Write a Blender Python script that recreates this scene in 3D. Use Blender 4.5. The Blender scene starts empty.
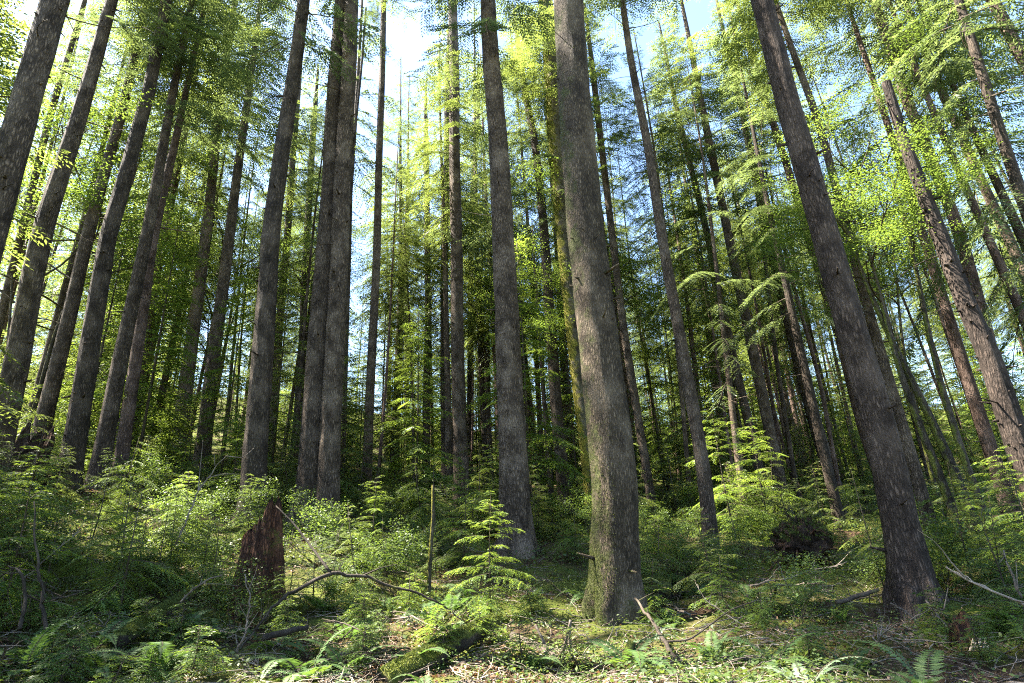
import bpy, math, random
import numpy as np
from mathutils import Vector, Matrix, Quaternion

SC = bpy.context.scene
COL = SC.collection
R = math.radians

# ------------------------------------------------------------------ camera
W, H_IMG, F = 1024, 683, 560.0
PITCH, ROLL = R(19.4), R(2.77)
CAM_Z = 1.6
_r0 = np.array([1., 0, 0]); FWD = np.array([0, math.cos(PITCH), math.sin(PITCH)])
_u0 = np.array([0, -math.sin(PITCH), math.cos(PITCH)])
RIGHT = _r0 * math.cos(ROLL) - _u0 * math.sin(ROLL)
UP = _u0 * math.cos(ROLL) + _r0 * math.sin(ROLL)
CAM = np.array([0, 0, CAM_Z])
cd = bpy.data.cameras.new('camera'); cam = bpy.data.objects.new('camera', cd); COL.objects.link(cam)
cd.sensor_width = 36; cd.lens = F / W * 36; cd.clip_start = .05; cd.clip_end = 2000
cam.matrix_world = Matrix(((RIGHT[0], UP[0], -FWD[0], 0), (RIGHT[1], UP[1], -FWD[1], 0), (RIGHT[2], UP[2], -FWD[2], CAM_Z), (0, 0, 0, 1)))
SC.camera = cam

# ------------------------------------------------------------------ light
SUN_EL, SUN_AZ = R(57), R(-82)          # azimuth measured from +Y (view) towards +X
w = bpy.data.worlds.new('World'); SC.world = w; w.use_nodes = True
nt = w.node_tree; nt.nodes.clear()
sky = nt.nodes.new('ShaderNodeTexSky'); sky.sky_type = 'NISHITA'; sky.sun_disc = False
sky.sun_elevation = SUN_EL; sky.sun_rotation = SUN_AZ % (2 * math.pi)
sky.air_density = 1.0; sky.dust_density = 0.6; sky.ozone_density = 2.0
bg = nt.nodes.new('ShaderNodeBackground'); bg.inputs['Strength'].default_value = 0.07
wo = nt.nodes.new('ShaderNodeOutputWorld')
nt.links.new(sky.outputs[0], bg.inputs[0]); nt.links.new(bg.outputs[0], wo.inputs[0])
sl = bpy.data.lights.new('sun', 'SUN'); sl.energy = 5.0; sl.angle = R(.55); sl.color = (1, .93, .82)
so = bpy.data.objects.new('sun', sl); COL.objects.link(so)
sv = Vector((math.cos(SUN_EL) * math.sin(SUN_AZ), math.cos(SUN_EL) * math.cos(SUN_AZ), math.sin(SUN_EL)))
so.rotation_euler = sv.to_track_quat('Z', 'Y').to_euler(); so.location = sv * 80
SC.view_settings.view_transform = 'Standard'; SC.view_settings.look = 'None'
SC.view_settings.exposure = 3.4; SC.view_settings.gamma = 1
cy = SC.cycles
cy.filter_width = 1.1; cy.use_denoising = False; cy.sample_clamp_direct = 12; cy.max_bounces = 8; cy.diffuse_bounces = 4; cy.glossy_bounces = 2; cy.transmission_bounces = 6
cy.caustics_reflective = False; cy.caustics_refractive = False; cy.sample_clamp_indirect = 3

rng = np.random.default_rng(11)
random.seed(5)

# ------------------------------------------------------------------ helpers
def unit(v):
    v = np.asarray(v, float); return v / np.maximum(np.linalg.norm(v, axis=-1, keepdims=True), 1e-9)

def ray(px, py):
    return unit(FWD * F + RIGHT * (px - W / 2) - UP * (py - H_IMG / 2))

def terrain(x, y):
    x = np.asarray(x, float); y = np.asarray(y, float)
    d = np.hypot(x, y); az = np.degrees(np.arctan2(x, y))
    s = np.interp(az, [-180, -70, -42, -15, -4, 10, 25, 45, 60, 180], [.05, .27, .28, .235, .18, .17, .13, .115, .1, .05])
    st = np.interp(az, [-60, -20, 0, 60], [7.5, 9.0, 10.2, 10.5])
    sp = np.logaddexp(0, (d - st) / 1.6) * 1.6
    far = np.logaddexp(0, (d - 34) / 6) * 6; hill = np.logaddexp(0, (d - 62) / 8) * 8
    z = s * (sp - .35 * far) + .13 * np.minimum(hill, 90)
    b = .10 * np.sin(x * 1.35 + 1.1 * np.sin(y * .7)) * np.sin(y * 1.15 + .6) + .07 * np.sin(x * 2.9 + y * 1.7) * np.sin(y * 2.3 - x * .9)
    b = b + .025 * np.sin(x * 6.1 + 2 * np.sin(y * 3.1)) * np.sin(y * 5.7)
    b = b + .02 * np.sin(x * 11.3 + 2.1 * np.sin(y * 6.1)) * np.sin(y * 12.7 + 1.7 * np.sin(x * 5.3))
    return z + b * np.clip((d - 2) / 4, 0, 1)

def hit(px, py, dmax=140):
    r = ray(px, py)
    t = np.linspace(3, dmax, 4000)
    P = CAM + r * t[:, None]
    below = P[:, 2] < terrain(P[:, 0], P[:, 1])
    if not below.any(): return None
    return P[np.argmax(below)]

class MB:
    def __init__(s): s.v = []; s.f = []; s.m = []; s.t = []; s.n = 0
    def add(s, V, Fq, mat=0, tint=None):
        V = np.asarray(V, float).reshape(-1, 3); Fq = np.asarray(Fq, int).reshape(-1, 4)
        s.v.append(V); s.f.append(Fq + s.n); s.m.append(np.full(len(Fq), mat)); s.n += len(V)
        if tint is None: tint = np.full(len(Fq), .5)
        elif np.isscalar(tint): tint = np.full(len(Fq), tint)
        s.t.append(tint)
    def tube(s, pts, rad, sides=6, mat=0, lump=0., tint=None, close=True, seed=0, butt=None):
        P = np.asarray(pts, float); n = len(P); rad = np.broadcast_to(np.asarray(rad, float), (n,)).copy()
        if close:
            P = np.vstack([P[:1], P, P[-1:]]); rad = np.concatenate([[1e-4], rad, [1e-4]]); n += 2
        T = np.gradient(P, axis=0)
        if close: T[0] = T[2]; T[1] = T[2]; T[-1] = T[-3]; T[-2] = T[-3]
        T = unit(T)
        a = np.array([1., 0, 0]) if abs(T[0][0]) < .8 else np.array([0, 1., 0])
        U = unit(a - T * (T @ a)[:, None]); Vv = np.cross(T, U)
        ang = np.linspace(0, 2 * math.pi, sides, endpoint=False)
        rr = rad[:, None] * np.ones((1, sides))
        if lump:
            k = np.arange(n)[:, None]
            rr = rr * (1 + lump * (np.sin(ang * 3 + seed + k * .21) * .4 + np.sin(ang * 7 + k * .37 + seed * 2) * .3 + np.sin(ang * 5 - k * .83 + seed) * .3))
        if butt is not None:
            rg = rng.normal(0, 1, (n, sides)); rg = (np.roll(rg, 1, 1) * .5 + rg)
            for _ in range(5): rg[1:-1] = (rg[:-2] + rg[1:-1] + rg[2:]) / 3
            rr = rr * (1 + .035 * rg)
        if butt is not None: rr = rr * (1 + butt[:, None] * (.5 + .5 * np.sin(ang * 5 + seed + .8 * np.sin(ang * 2 + seed))))
        V = P[:, None] + rr[..., None] * (np.cos(ang)[None, :, None] * U[:, None] + np.sin(ang)[None, :, None] * Vv[:, None])
        i = np.arange(n - 1)[:, None] * sides; j = np.arange(sides)[None]; j2 = (j + 1) % sides
        Fq = np.stack([i + j, i + j2, i + sides + j2, i + sides + j], -1)
        s.add(V, Fq, mat, tint)
    def leaves(s, P, D, N, L, Wd, mat=0, tint=None, fold=.12):
        P = np.asarray(P, float); D = unit(D); n = len(P)
        if n == 0: return
        S = unit(np.cross(D, N)); N2 = np.cross(S, D)
        L = np.broadcast_to(L, (n,))[:, None]; Wd = np.broadcast_to(Wd, (n,))[:, None]
        mid = P + D * L * .45
        V = np.stack([P, mid + S * Wd / 2 + N2 * Wd * fold, P + D * L, mid - S * Wd / 2 + N2 * Wd * fold], 1)
        s.add(V, np.arange(4 * n).reshape(n, 4), mat, rng.random(n) if tint is None else tint)
    def mesh(s, name, mats, smooth=True):
        me = bpy.data.meshes.new(name)
        V = np.concatenate(s.v); Fq = np.concatenate(s.f); nf = len(Fq)
        me.vertices.add(len(V)); me.vertices.foreach_set('co', V.astype(np.float32).ravel())
        me.loops.add(nf * 4); me.loops.foreach_set('vertex_index', Fq.astype(np.int32).ravel())
        me.polygons.add(nf); me.polygons.foreach_set('loop_start', np.arange(0, nf * 4, 4, dtype=np.int32))
        me.polygons.foreach_set('material_index', np.concatenate(s.m).astype(np.int32))
        me.polygons.foreach_set('use_smooth', np.full(nf, smooth))
        at = me.attributes.new('tint', 'FLOAT', 'FACE'); at.data.foreach_set('value', np.concatenate(s.t).astype(np.float32))
        for m in (mats if isinstance(mats, (list, tuple)) else [mats]): me.materials.append(m)
        me.update(calc_edges=True); me.validate(); return me
    def obj(s, name, mats, parent=None, smooth=True):
        return link(name, s.mesh(name, mats, smooth), parent)

def link(name, data, parent=None):
    o = bpy.data.objects.new(name, data); COL.objects.link(o)
    if parent: o.parent = parent
    return o

def tag(o, label, cat, group=None, kind=None):
    if label: o['label'] = label
    if cat: o['category'] = cat
    if group: o['group'] = group
    if kind: o['kind'] = kind
    return o

def thing(name, label, cat, loc=(0, 0, 0), group=None):
    o = bpy.data.objects.new(name, None); COL.objects.link(o); o.location = loc; o.empty_display_size = .3
    return tag(o, label, cat, group)

def dup(root, loc, rz=0., sc=1., label=None, group=None, tilt=(0, 0)):
    r = root.copy(); COL.objects.link(r); r.location = loc; r.rotation_euler = (tilt[0], tilt[1], rz)
    r.scale = sc if hasattr(sc, '__len__') else (sc, sc, sc)
    if label: r['label'] = label
    if group: r['group'] = group
    for ch in list(root.children):
        c = ch.copy(); COL.objects.link(c); c.parent = r
    return r

# ------------------------------------------------------------------ materials
def newmat(name):
    m = bpy.data.materials.new(name); m.use_nodes = True; t = m.node_tree; t.nodes.clear()
    o = t.nodes.new('ShaderNodeOutputMaterial')
    return m, t, o

def N(t, typ, **kw):
    n = t.nodes.new(typ)
    for k, v in kw.items():
        if k.startswith('i_'): n.inputs[k[2:]].default_value = v
        else: setattr(n, k, v)
    return n

def ramp(t, src, stops):
    r = t.nodes.new('ShaderNodeValToRGB'); e = r.color_ramp.elements
    while len(e) < len(stops): e.new(.5)
    for i, (p, c) in enumerate(stops):
        e[i].position = p; e[i].color = c if len(c) == 4 else (*c, 1)
    t.links.new(src, r.inputs[0]); return r

def mixc(t, fac, a, b, blend='MIX'):
    m = t.nodes.new('ShaderNodeMix'); m.data_type = 'RGBA'; m.blend_type = blend
    for sock, v in ((m.inputs[0], fac), (m.inputs[6], a), (m.inputs[7], b)):
        if hasattr(v, 'links'): t.links.new(v, sock)
        elif isinstance(v, tuple): sock.default_value = (*v, 1) if len(v) == 3 else v
        else: sock.default_value = v
    return m.outputs[2]

def leafmat(name, dark, light, trans, tfac=.45, rough=.5, patch=.35):
    m, t, o = newmat(name)
    a = N(t, 'ShaderNodeAttribute', attribute_name='tint')
    oi = N(t, 'ShaderNodeObjectInfo')
    ge = N(t, 'ShaderNodeNewGeometry')
    nz = N(t, 'ShaderNodeTexNoise'); nz.inputs['Scale'].default_value = patch; nz.inputs['Detail'].default_value = 3
    t.links.new(ge.outputs['Position'], nz.inputs['Vector'])
    mr = N(t, 'ShaderNodeMath', operation='ADD'); t.links.new(a.outputs['Fac'], mr.inputs[0])
    s2 = N(t, 'ShaderNodeMath', operation='MULTIPLY_ADD'); s2.inputs[1].default_value = 1.6; s2.inputs[2].default_value = -.8
    t.links.new(nz.outputs[0], s2.inputs[0]); t.links.new(s2.outputs[0], mr.inputs[1])
    s3 = N(t, 'ShaderNodeMath', operation='MULTIPLY_ADD'); s3.inputs[1].default_value = .4; s3.inputs[2].default_value = -.2
    t.links.new(oi.outputs['Random'], s3.inputs[0])
    ad = N(t, 'ShaderNodeMath', operation='ADD', use_clamp=True); t.links.new(mr.outputs[0], ad.inputs[0]); t.links.new(s3.outputs[0], ad.inputs[1])
    c = mixc(t, ad.outputs[0], dark, light)
    ct = mixc(t, ad.outputs[0], tuple(x * .6 for x in trans), trans)
    p = N(t, 'ShaderNodeBsdfPrincipled'); p.inputs['Roughness'].default_value = rough; p.inputs['Specular IOR Level'].default_value = .35
    t.links.new(c, p.inputs['Base Color'])
    tr = N(t, 'ShaderNodeBsdfTranslucent'); t.links.new(ct, tr.inputs[0])
    mx = N(t, 'ShaderNodeMixShader'); mx.inputs[0].default_value = tfac
    t.links.new(p.outputs[0], mx.inputs[1]); t.links.new(tr.outputs[0], mx.inputs[2]); t.links.new(mx.outputs[0], o.inputs[0])
    return m

def barkmat(name, dark, mid, light, moss=0., moss_low=0., scale=1., side=None, bump=.03, rough=.85, moss_col=((.05, .07, .012), (.2, .2, .035))):
    m, t, o = newmat(name)
    tc = N(t, 'ShaderNodeTexCoord'); oi = N(t, 'ShaderNodeObjectInfo')
    mp = N(t, 'ShaderNodeMapping'); mp.inputs['Scale'].default_value = (15 * scale, 15 * scale, 3.2 * scale)
    t.links.new(tc.outputs['Object'], mp.inputs[0])
    n1 = N(t, 'ShaderNodeTexNoise'); n1.inputs['Scale'].default_value = 1.6; n1.inputs['Detail'].default_value = 8; n1.inputs['Roughness'].default_value = .65
    n1.inputs['Distortion'].default_value = .6
    t.links.new(mp.outputs[0], n1.inputs['Vector'])
    v = N(t, 'ShaderNodeTexVoronoi', feature='DISTANCE_TO_EDGE'); v.inputs['Scale'].default_value = 1.5
    dv = N(t, 'ShaderNodeVectorMath', operation='ADD'); t.links.new(mp.outputs[0], dv.inputs[0]); t.links.new(n1.outputs['Color'], dv.inputs[1])
    t.links.new(dv.outputs[0], v.inputs['Vector'])
    vr = ramp(t, v.outputs['Distance'], [(0, (0, 0, 0)), (.3, (1, 1, 1))])
    nb = N(t, 'ShaderNodeTexNoise'); nb.inputs['Scale'].default_value = .9; nb.inputs['Detail'].default_value = 5
    t.links.new(tc.outputs['Object'], nb.inputs['Vector'])
    c1 = ramp(t, n1.outputs[0], [(.25, dark), (.52, mid), (.8, light)])
    c2 = mixc(t, vr.outputs[0], tuple(x * .8 for x in dark), c1.outputs[0])
    lich = ramp(t, nb.outputs[0], [(.48, (0, 0, 0)), (.7, (.5, .5, .5))])
    c3 = mixc(t, lich.outputs[0], c2, tuple(x * 1.15 for x in light))
    nk = N(t, 'ShaderNodeTexNoise'); nk.inputs['Scale'].default_value = 2.6; nk.inputs['Detail'].default_value = 4
    mk2 = N(t, 'ShaderNodeMapping'); mk2.inputs['Scale'].default_value = (1.4, 1.4, .8); t.links.new(tc.outputs['Object'], mk2.inputs[0]); t.links.new(mk2.outputs[0], nk.inputs['Vector'])
    kr = ramp(t, nk.outputs[0], [(.33, (.42, .4, .38)), (.55, (1, 1, 1))])
    c3 = mixc(t, 1.0, c3, kr.outputs[0], 'MULTIPLY')
    hs = N(t, 'ShaderNodeHueSaturation'); vv = N(t, 'ShaderNodeMapRange'); vv.inputs[3].default_value = 1.0; vv.inputs[4].default_value = 1.4
    t.links.new(oi.outputs['Random'], vv.inputs[0]); t.links.new(vv.outputs[0], hs.inputs['Value']); t.links.new(c3, hs.inputs['Color'])
    col = hs.outputs[0]
    if moss or moss_low:
        nm = N(t, 'ShaderNodeTexNoise'); nm.inputs['Scale'].default_value = 2.2; nm.inputs['Detail'].default_value = 7; nm.inputs['Roughness'].default_value = .7
        t.links.new(tc.outputs['Object'], nm.inputs['Vector'])
        sp = N(t, 'ShaderNodeSeparateXYZ'); t.links.new(tc.outputs['Object'], sp.inputs[0])
        low = N(t, 'ShaderNodeMapRange'); low.inputs[1].default_value = 0; low.inputs[2].default_value = 2.2; low.inputs[3].default_value = moss_low; low.inputs[4].default_value = 0
        t.links.new(sp.outputs['Z'], low.inputs[0])
        a1 = N(t, 'ShaderNodeMath', operation='ADD'); t.links.new(nm.outputs[0], a1.inputs[0]); t.links.new(low.outputs[0], a1.inputs[1])
        src = a1
        if side is not None:
            gn = N(t, 'ShaderNodeNewGeometry'); dt = N(t, 'ShaderNodeVectorMath', operation='DOT_PRODUCT'); dt.inputs[1].default_value = side
            t.links.new(gn.outputs['Normal'], dt.inputs[0])
            sm = N(t, 'ShaderNodeMath', operation='MULTIPLY_ADD'); sm.inputs[1].default_value = .22; t.links.new(dt.outputs['Value'], sm.inputs[0]); t.links.new(a1.outputs[0], sm.inputs[2])
            src = sm
        mk = ramp(t, src.outputs[0], [(.62 - moss * .35, (0, 0, 0)), (.74 - moss * .35, (1, 1, 1))])
        nf = N(t, 'ShaderNodeTexNoise'); nf.inputs['Scale'].default_value = 30; nf.inputs['Detail'].default_value = 3
        t.links.new(tc.outputs['Object'], nf.inputs['Vector'])
        mc = ramp(t, nf.outputs[0], [(.3, moss_col[0]), (.7, moss_col[1])])
        col = mixc(t, mk.outputs[0], col, mc.outputs[0])
    p = N(t, 'ShaderNodeBsdfPrincipled'); p.inputs['Roughness'].default_value = rough; p.inputs['Specular IOR Level'].default_value = .2
    t.links.new(col, p.inputs['Base Color'])
    hm = N(t, 'ShaderNodeMath', operation='MULTIPLY_ADD'); hm.inputs[1].default_value = .8
    t.links.new(vr.outputs[0], hm.inputs[0]); t.links.new(n1.outputs[0], hm.inputs[2])
    b = N(t, 'ShaderNodeBump'); b.inputs['Strength'].default_value = .9; b.inputs['Distance'].default_value = bump
    t.links.new(hm.outputs[0], b.inputs['Height']); t.links.new(b.outputs[0], p.inputs['Normal'])
    t.links.new(p.outputs[0], o.inputs[0]); return m

M = {}
M['bark'] = barkmat('grey_bark', (.05, .036, .025), (.15, .108, .075), (.27, .21, .155), bump=.05)
M['bark_main'] = barkmat('old_bark', (.05, .037, .024), (.145, .108, .07), (.27, .21, .145), moss=-.14, moss_low=.12, moss_col=((.035, .04, .014), (.11, .115, .035)), side=(-1, -.2, 0), scale=1.35, bump=.045)
M['bark_moss'] = barkmat('mossy_bark', (.06, .05, .03), (.13, .11, .07), (.22, .19, .12), moss=.3, side=(-1, 0, 0), moss_col=((.09, .09, .015), (.28, .24, .03)))
M['bark_maple'] = barkmat('maple_bark', (.04, .032, .022), (.09, .075, .052), (.16, .13, .095), moss=.1, side=(-1, 0, .3))
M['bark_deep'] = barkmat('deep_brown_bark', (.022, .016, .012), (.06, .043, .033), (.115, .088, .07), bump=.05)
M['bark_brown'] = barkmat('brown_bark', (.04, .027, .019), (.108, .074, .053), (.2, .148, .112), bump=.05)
M['bark_red'] = barkmat('reddish_bark', (.06, .038, .028), (.15, .1, .076), (.27, .19, .15))
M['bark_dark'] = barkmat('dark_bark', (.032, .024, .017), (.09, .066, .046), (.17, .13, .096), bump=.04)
M['wood_dead'] = barkmat('dead_wood', (.1, .08, .06), (.22, .18, .14), (.38, .32, .26), scale=3, bump=.006)
M['wood_dark'] = barkmat('damp_dead_wood', (.03, .024, .018), (.075, .058, .042), (.15, .12, .09), moss=.1, scale=3, bump=.006)
M['log_moss'] = barkmat('mossy_log', (.03, .025, .018), (.07, .055, .04), (.13, .1, .075), moss=.35, side=(0, 0, 1.6), scale=2, bump=.02)
M['rot'] = barkmat('rotten_red_wood', (.035, .016, .01), (.15, .066, .035), (.32, .15, .08), moss=.0, moss_low=.15, scale=1.2, bump=.05)
M['soil'] = barkmat('root_soil', (.022, .014, .009), (.075, .045, .027), (.17, .1, .058), scale=1.5, bump=.05)
M['fresh'] = barkmat('fresh_split_wood', (.6, .42, .2), (.75, .6, .4), (.82, .75, .66), scale=3, bump=.004)
M['stem'] = barkmat('stem_bark', (.04, .03, .02), (.1, .08, .055), (.18, .15, .1), scale=4, bump=.004)
M['needle'] = leafmat('fir_needles', (.018, .038, .022), (.075, .102, .05), (.19, .25, .07), .45)
M['needle_b'] = leafmat('hemlock_needles', (.032, .06, .02), (.1, .13, .042), (.24, .3, .055), .47)
M['maple'] = leafmat('maple_leaves', (.045, .085, .02), (.095, .145, .03), (.21, .3, .04), .5)
M['sapling'] = leafmat('young_hemlock_needles', (.045, .09, .02), (.12, .18, .035), (.28, .38, .045), .45, patch=.8)
M['shrub'] = leafmat('shrub_leaves', (.035, .07, .018), (.08, .12, .03), (.17, .25, .035), .45, patch=.9)
M['fern'] = leafmat('fern_green', (.035, .075, .02), (.085, .135, .035), (.14, .25, .04), .38, rough=.62, patch=1.2)
M['fern_light'] = leafmat('light_fern', (.04, .085, .02), (.09, .14, .03), (.18, .28, .035), .4, rough=.62, patch=1.2)
M['fern_pale'] = leafmat('pale_fern', (.07, .11, .06), (.12, .16, .1), (.14, .2, .08), .25, rough=.35)
M['cover'] = leafmat('ground_leaves', (.03, .06, .016), (.085, .12, .03), (.17, .23, .035), .4, patch=.7)
M['moss'] = leafmat('moss_tufts', (.03, .045, .01), (.11, .13, .025), (.12, .15, .02), .3, rough=.9, patch=3)
M['litter'] = leafmat('dead_leaves', (.055, .034, .02), (.2, .13, .08), (.3, .15, .06), .2, rough=.6, patch=1.1)

def groundmat():
    m, t, o = newmat('forest_floor')
    g = N(t, 'ShaderNodeNewGeometry')
    def nz(sc, det=6, ro=.6):
        n = N(t, 'ShaderNodeTexNoise'); n.inputs['Scale'].default_value = sc; n.inputs['Detail'].default_value = det; n.inputs['Roughness'].default_value = ro
        t.links.new(g.outputs['Position'], n.inputs['Vector']); return n
    a, b, c = nz(.55), nz(9, 5, .7), nz(34, 4, .7)
    soil = ramp(t, b.outputs[0], [(.3, (.018, .012, .008)), (.55, (.06, .038, .022)), (.75, (.17, .105, .065))])
    moss = ramp(t, c.outputs[0], [(.3, (.03, .045, .01)), (.7, (.15, .165, .03))])
    f = ramp(t, a.outputs[0], [(.42, (0, 0, 0)), (.56, (1, 1, 1))])
    col = mixc(t, f.outputs[0], soil.outputs[0], moss.outputs[0])
    p = N(t, 'ShaderNodeBsdfPrincipled'); p.inputs['Roughness'].default_value = .95; p.inputs['Specular IOR Level'].default_value = .1
    t.links.new(col, p.inputs['Base Color'])
    ad = N(t, 'ShaderNodeMath', operation='ADD'); t.links.new(b.outputs[0], ad.inputs[0]); t.links.new(c.outputs[0], ad.inputs[1])
    bp = N(t, 'ShaderNodeBump'); bp.inputs['Distance'].default_value = .05; t.links.new(ad.outputs[0], bp.inputs['Height']); t.links.new(bp.outputs[0], p.inputs['Normal'])
    t.links.new(p.outputs[0], o.inputs[0]); return m
M['ground'] = groundmat()

# ------------------------------------------------------------------ ground
nr, na = 230, 420
rad = np.concatenate([[.02], np.geomspace(.6, 420, nr - 1)])
# denser rings between 5 and 40 m
rad = np.sort(np.concatenate([rad, np.linspace(5, 32, 160)])); nr = len(rad)
aa = np.linspace(0, 2 * math.pi, na, endpoint=False)
X = rad[:, None] * np.sin(aa); Y = rad[:, None] * np.cos(aa)
Z = terrain(X, Y)
i = np.arange(nr - 1)[:, None] * na; j = np.arange(na)[None]; j2 = (j + 1) % na
g = MB(); g.add(np.stack([X, Y, Z], -1), np.stack([i + j, i + na + j, i + na + j2, i + j2], -1))
tag(g.obj('ground', M['ground']), None, None, kind='structure')

# ------------------------------------------------------------------ plant builders
def conifer(mb, L, Rm, nb, tw_sp, leaf, el=(-12, 30), droop=.25, leaf_sp=.1, twf=.28, bare=0., wood=.012, gap=0., tip=.35, z0=0., wm=0, lm=1):
    az = rng.random() * 6.28
    holes = [(rng.random() * 6.28, rng.random()) for _ in range(int(gap * 10))]
    for k in range(nb):
        t = ((k + rng.random()) / nb) ** .85
        az += 2.4 + rng.normal() * .35
        if any(abs((az - a + 3.14) % 6.28 - 3.14) < .9 and abs(t - h) < .09 for a, h in holes): continue
        prof = (1 - t) ** .6 * min(1, .55 + t * 3)
        ln = Rm * max(.22, prof) * rng.uniform(.55, 1.15)
        e = R(el[0] + (el[1] - el[0]) * t + rng.normal() * 7)
        s = np.linspace(0, 1, 7)
        sw = rng.normal() * .12
        dirh = np.array([math.cos(az), math.sin(az), 0]); per = np.array([-dirh[1], dirh[0], 0])
        pts = dirh * (s * ln)[:, None] + per * (sw * ln * s ** 2)[:, None]
        pts[:, 2] = z0 + t * L + ln * (s * math.tan(e) - droop * s ** 2 * rng.uniform(.6, 1.3))
        mb.tube(pts, np.linspace(wood * ln * .5 + .004, .003, 7), 4, wm, close=False)
        n = max(2, int(ln * (1 - bare) / tw_sp))
        for q in range(n):
            sq = bare + (1 - bare) * (q + rng.random()) / n
            for sd in (-1, 1):
                if rng.random() < .12: continue
                b = np.array([np.interp(sq, s, pts[:, c]) for c in range(3)])
                i0 = min(5, int(sq * 6)); T = unit(pts[i0 + 1] - pts[i0])
                S = unit(np.cross(T, [0, 0, 1.]))
                a = R(rng.uniform(42, 68))
                tl = ln * twf * (1.15 - sq * .75) * rng.uniform(.6, 1.25) + leaf[0] * .6
                D = unit(T * math.cos(a) + S * sd * math.sin(a) + np.array([0, 0, -.12 - .15 * rng.random()]))
                nl = max(2, int(tl / leaf_sp))
                u = (np.arange(nl) + rng.random(nl) * .6) / nl
                S2 = unit(np.cross(D, [0, 0, 1.]))
                sg = np.where(np.arange(nl) % 2 == 0, 1., -1.)
                P = b + D * (u * tl)[:, None]; P[:, 2] -= .22 * tl * u ** 2
                LD = D * .8 + S2 * (sg * .7)[:, None] + rng.normal(0, .12, (nl, 3))
                LD[-1] = D
                NN = np.array([0, 0, 1.]) + rng.normal(0, .3, 3) + rng.normal(0, .15, (nl, 3))
                mb.leaves(P, LD, NN, leaf[0] * (1.15 - .5 * u) * rng.uniform(.8, 1.2, nl), leaf[1] * rng.uniform(.8, 1.2, nl), lm, tint=np.clip(rng.normal(.45 + .25 * sq, .22, nl), 0, 1))
    return mb

def leafy(mb, ends, per, spread, size, flat=.35, lm=1, aspect=.75, wm=0, tint=.5):
    for e in ends:
        n = int(per * rng.uniform(.6, 1.4))
        P = e + rng.normal(0, 1, (n, 3)) * np.array([spread, spread, spread * flat])
        D = rng.normal(0, 1, (n, 3)) * np.array([1, 1, .35]); NN = np.array([0, 0, 1.]) + rng.normal(0, .45, (n, 3))
        L = size * rng.uniform(.6, 1.3, n)
        mb.leaves(P, D, NN, L, L * aspect, lm, tint=np.clip(rng.normal(tint, .25, n), 0, 1))

def limb(mb, p, d, ln, r, depth, ends, curl=.25, wm=0, sides=5, split=2, zup=.15):
    n = 6; P = [np.array(p, float)]; d = unit(d)
    for k in range(n):
        d = unit(d + rng.normal(0, curl * .35, 3) + np.array([0, 0, zup * .3])); P.append(P[-1] + d * ln / n)
    P = np.array(P); mb.tube(P, np.linspace(r, r * .5, n + 1), sides, wm, close=False)
    if depth == 0: ends.append(P[-1]); ends.append(P[4]); return
    for q in range(split + (rng.random() < .5)):
        k = rng.integers(3, n + 1)
        dd = unit(d + rng.normal(0, .65, 3) * np.array([1, 1, .6])); limb(mb, P[k], dd, ln * rng.uniform(.5, .8), r * .5, depth - 1, ends, curl, wm, max(3, sides - 1), split, zup)

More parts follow.
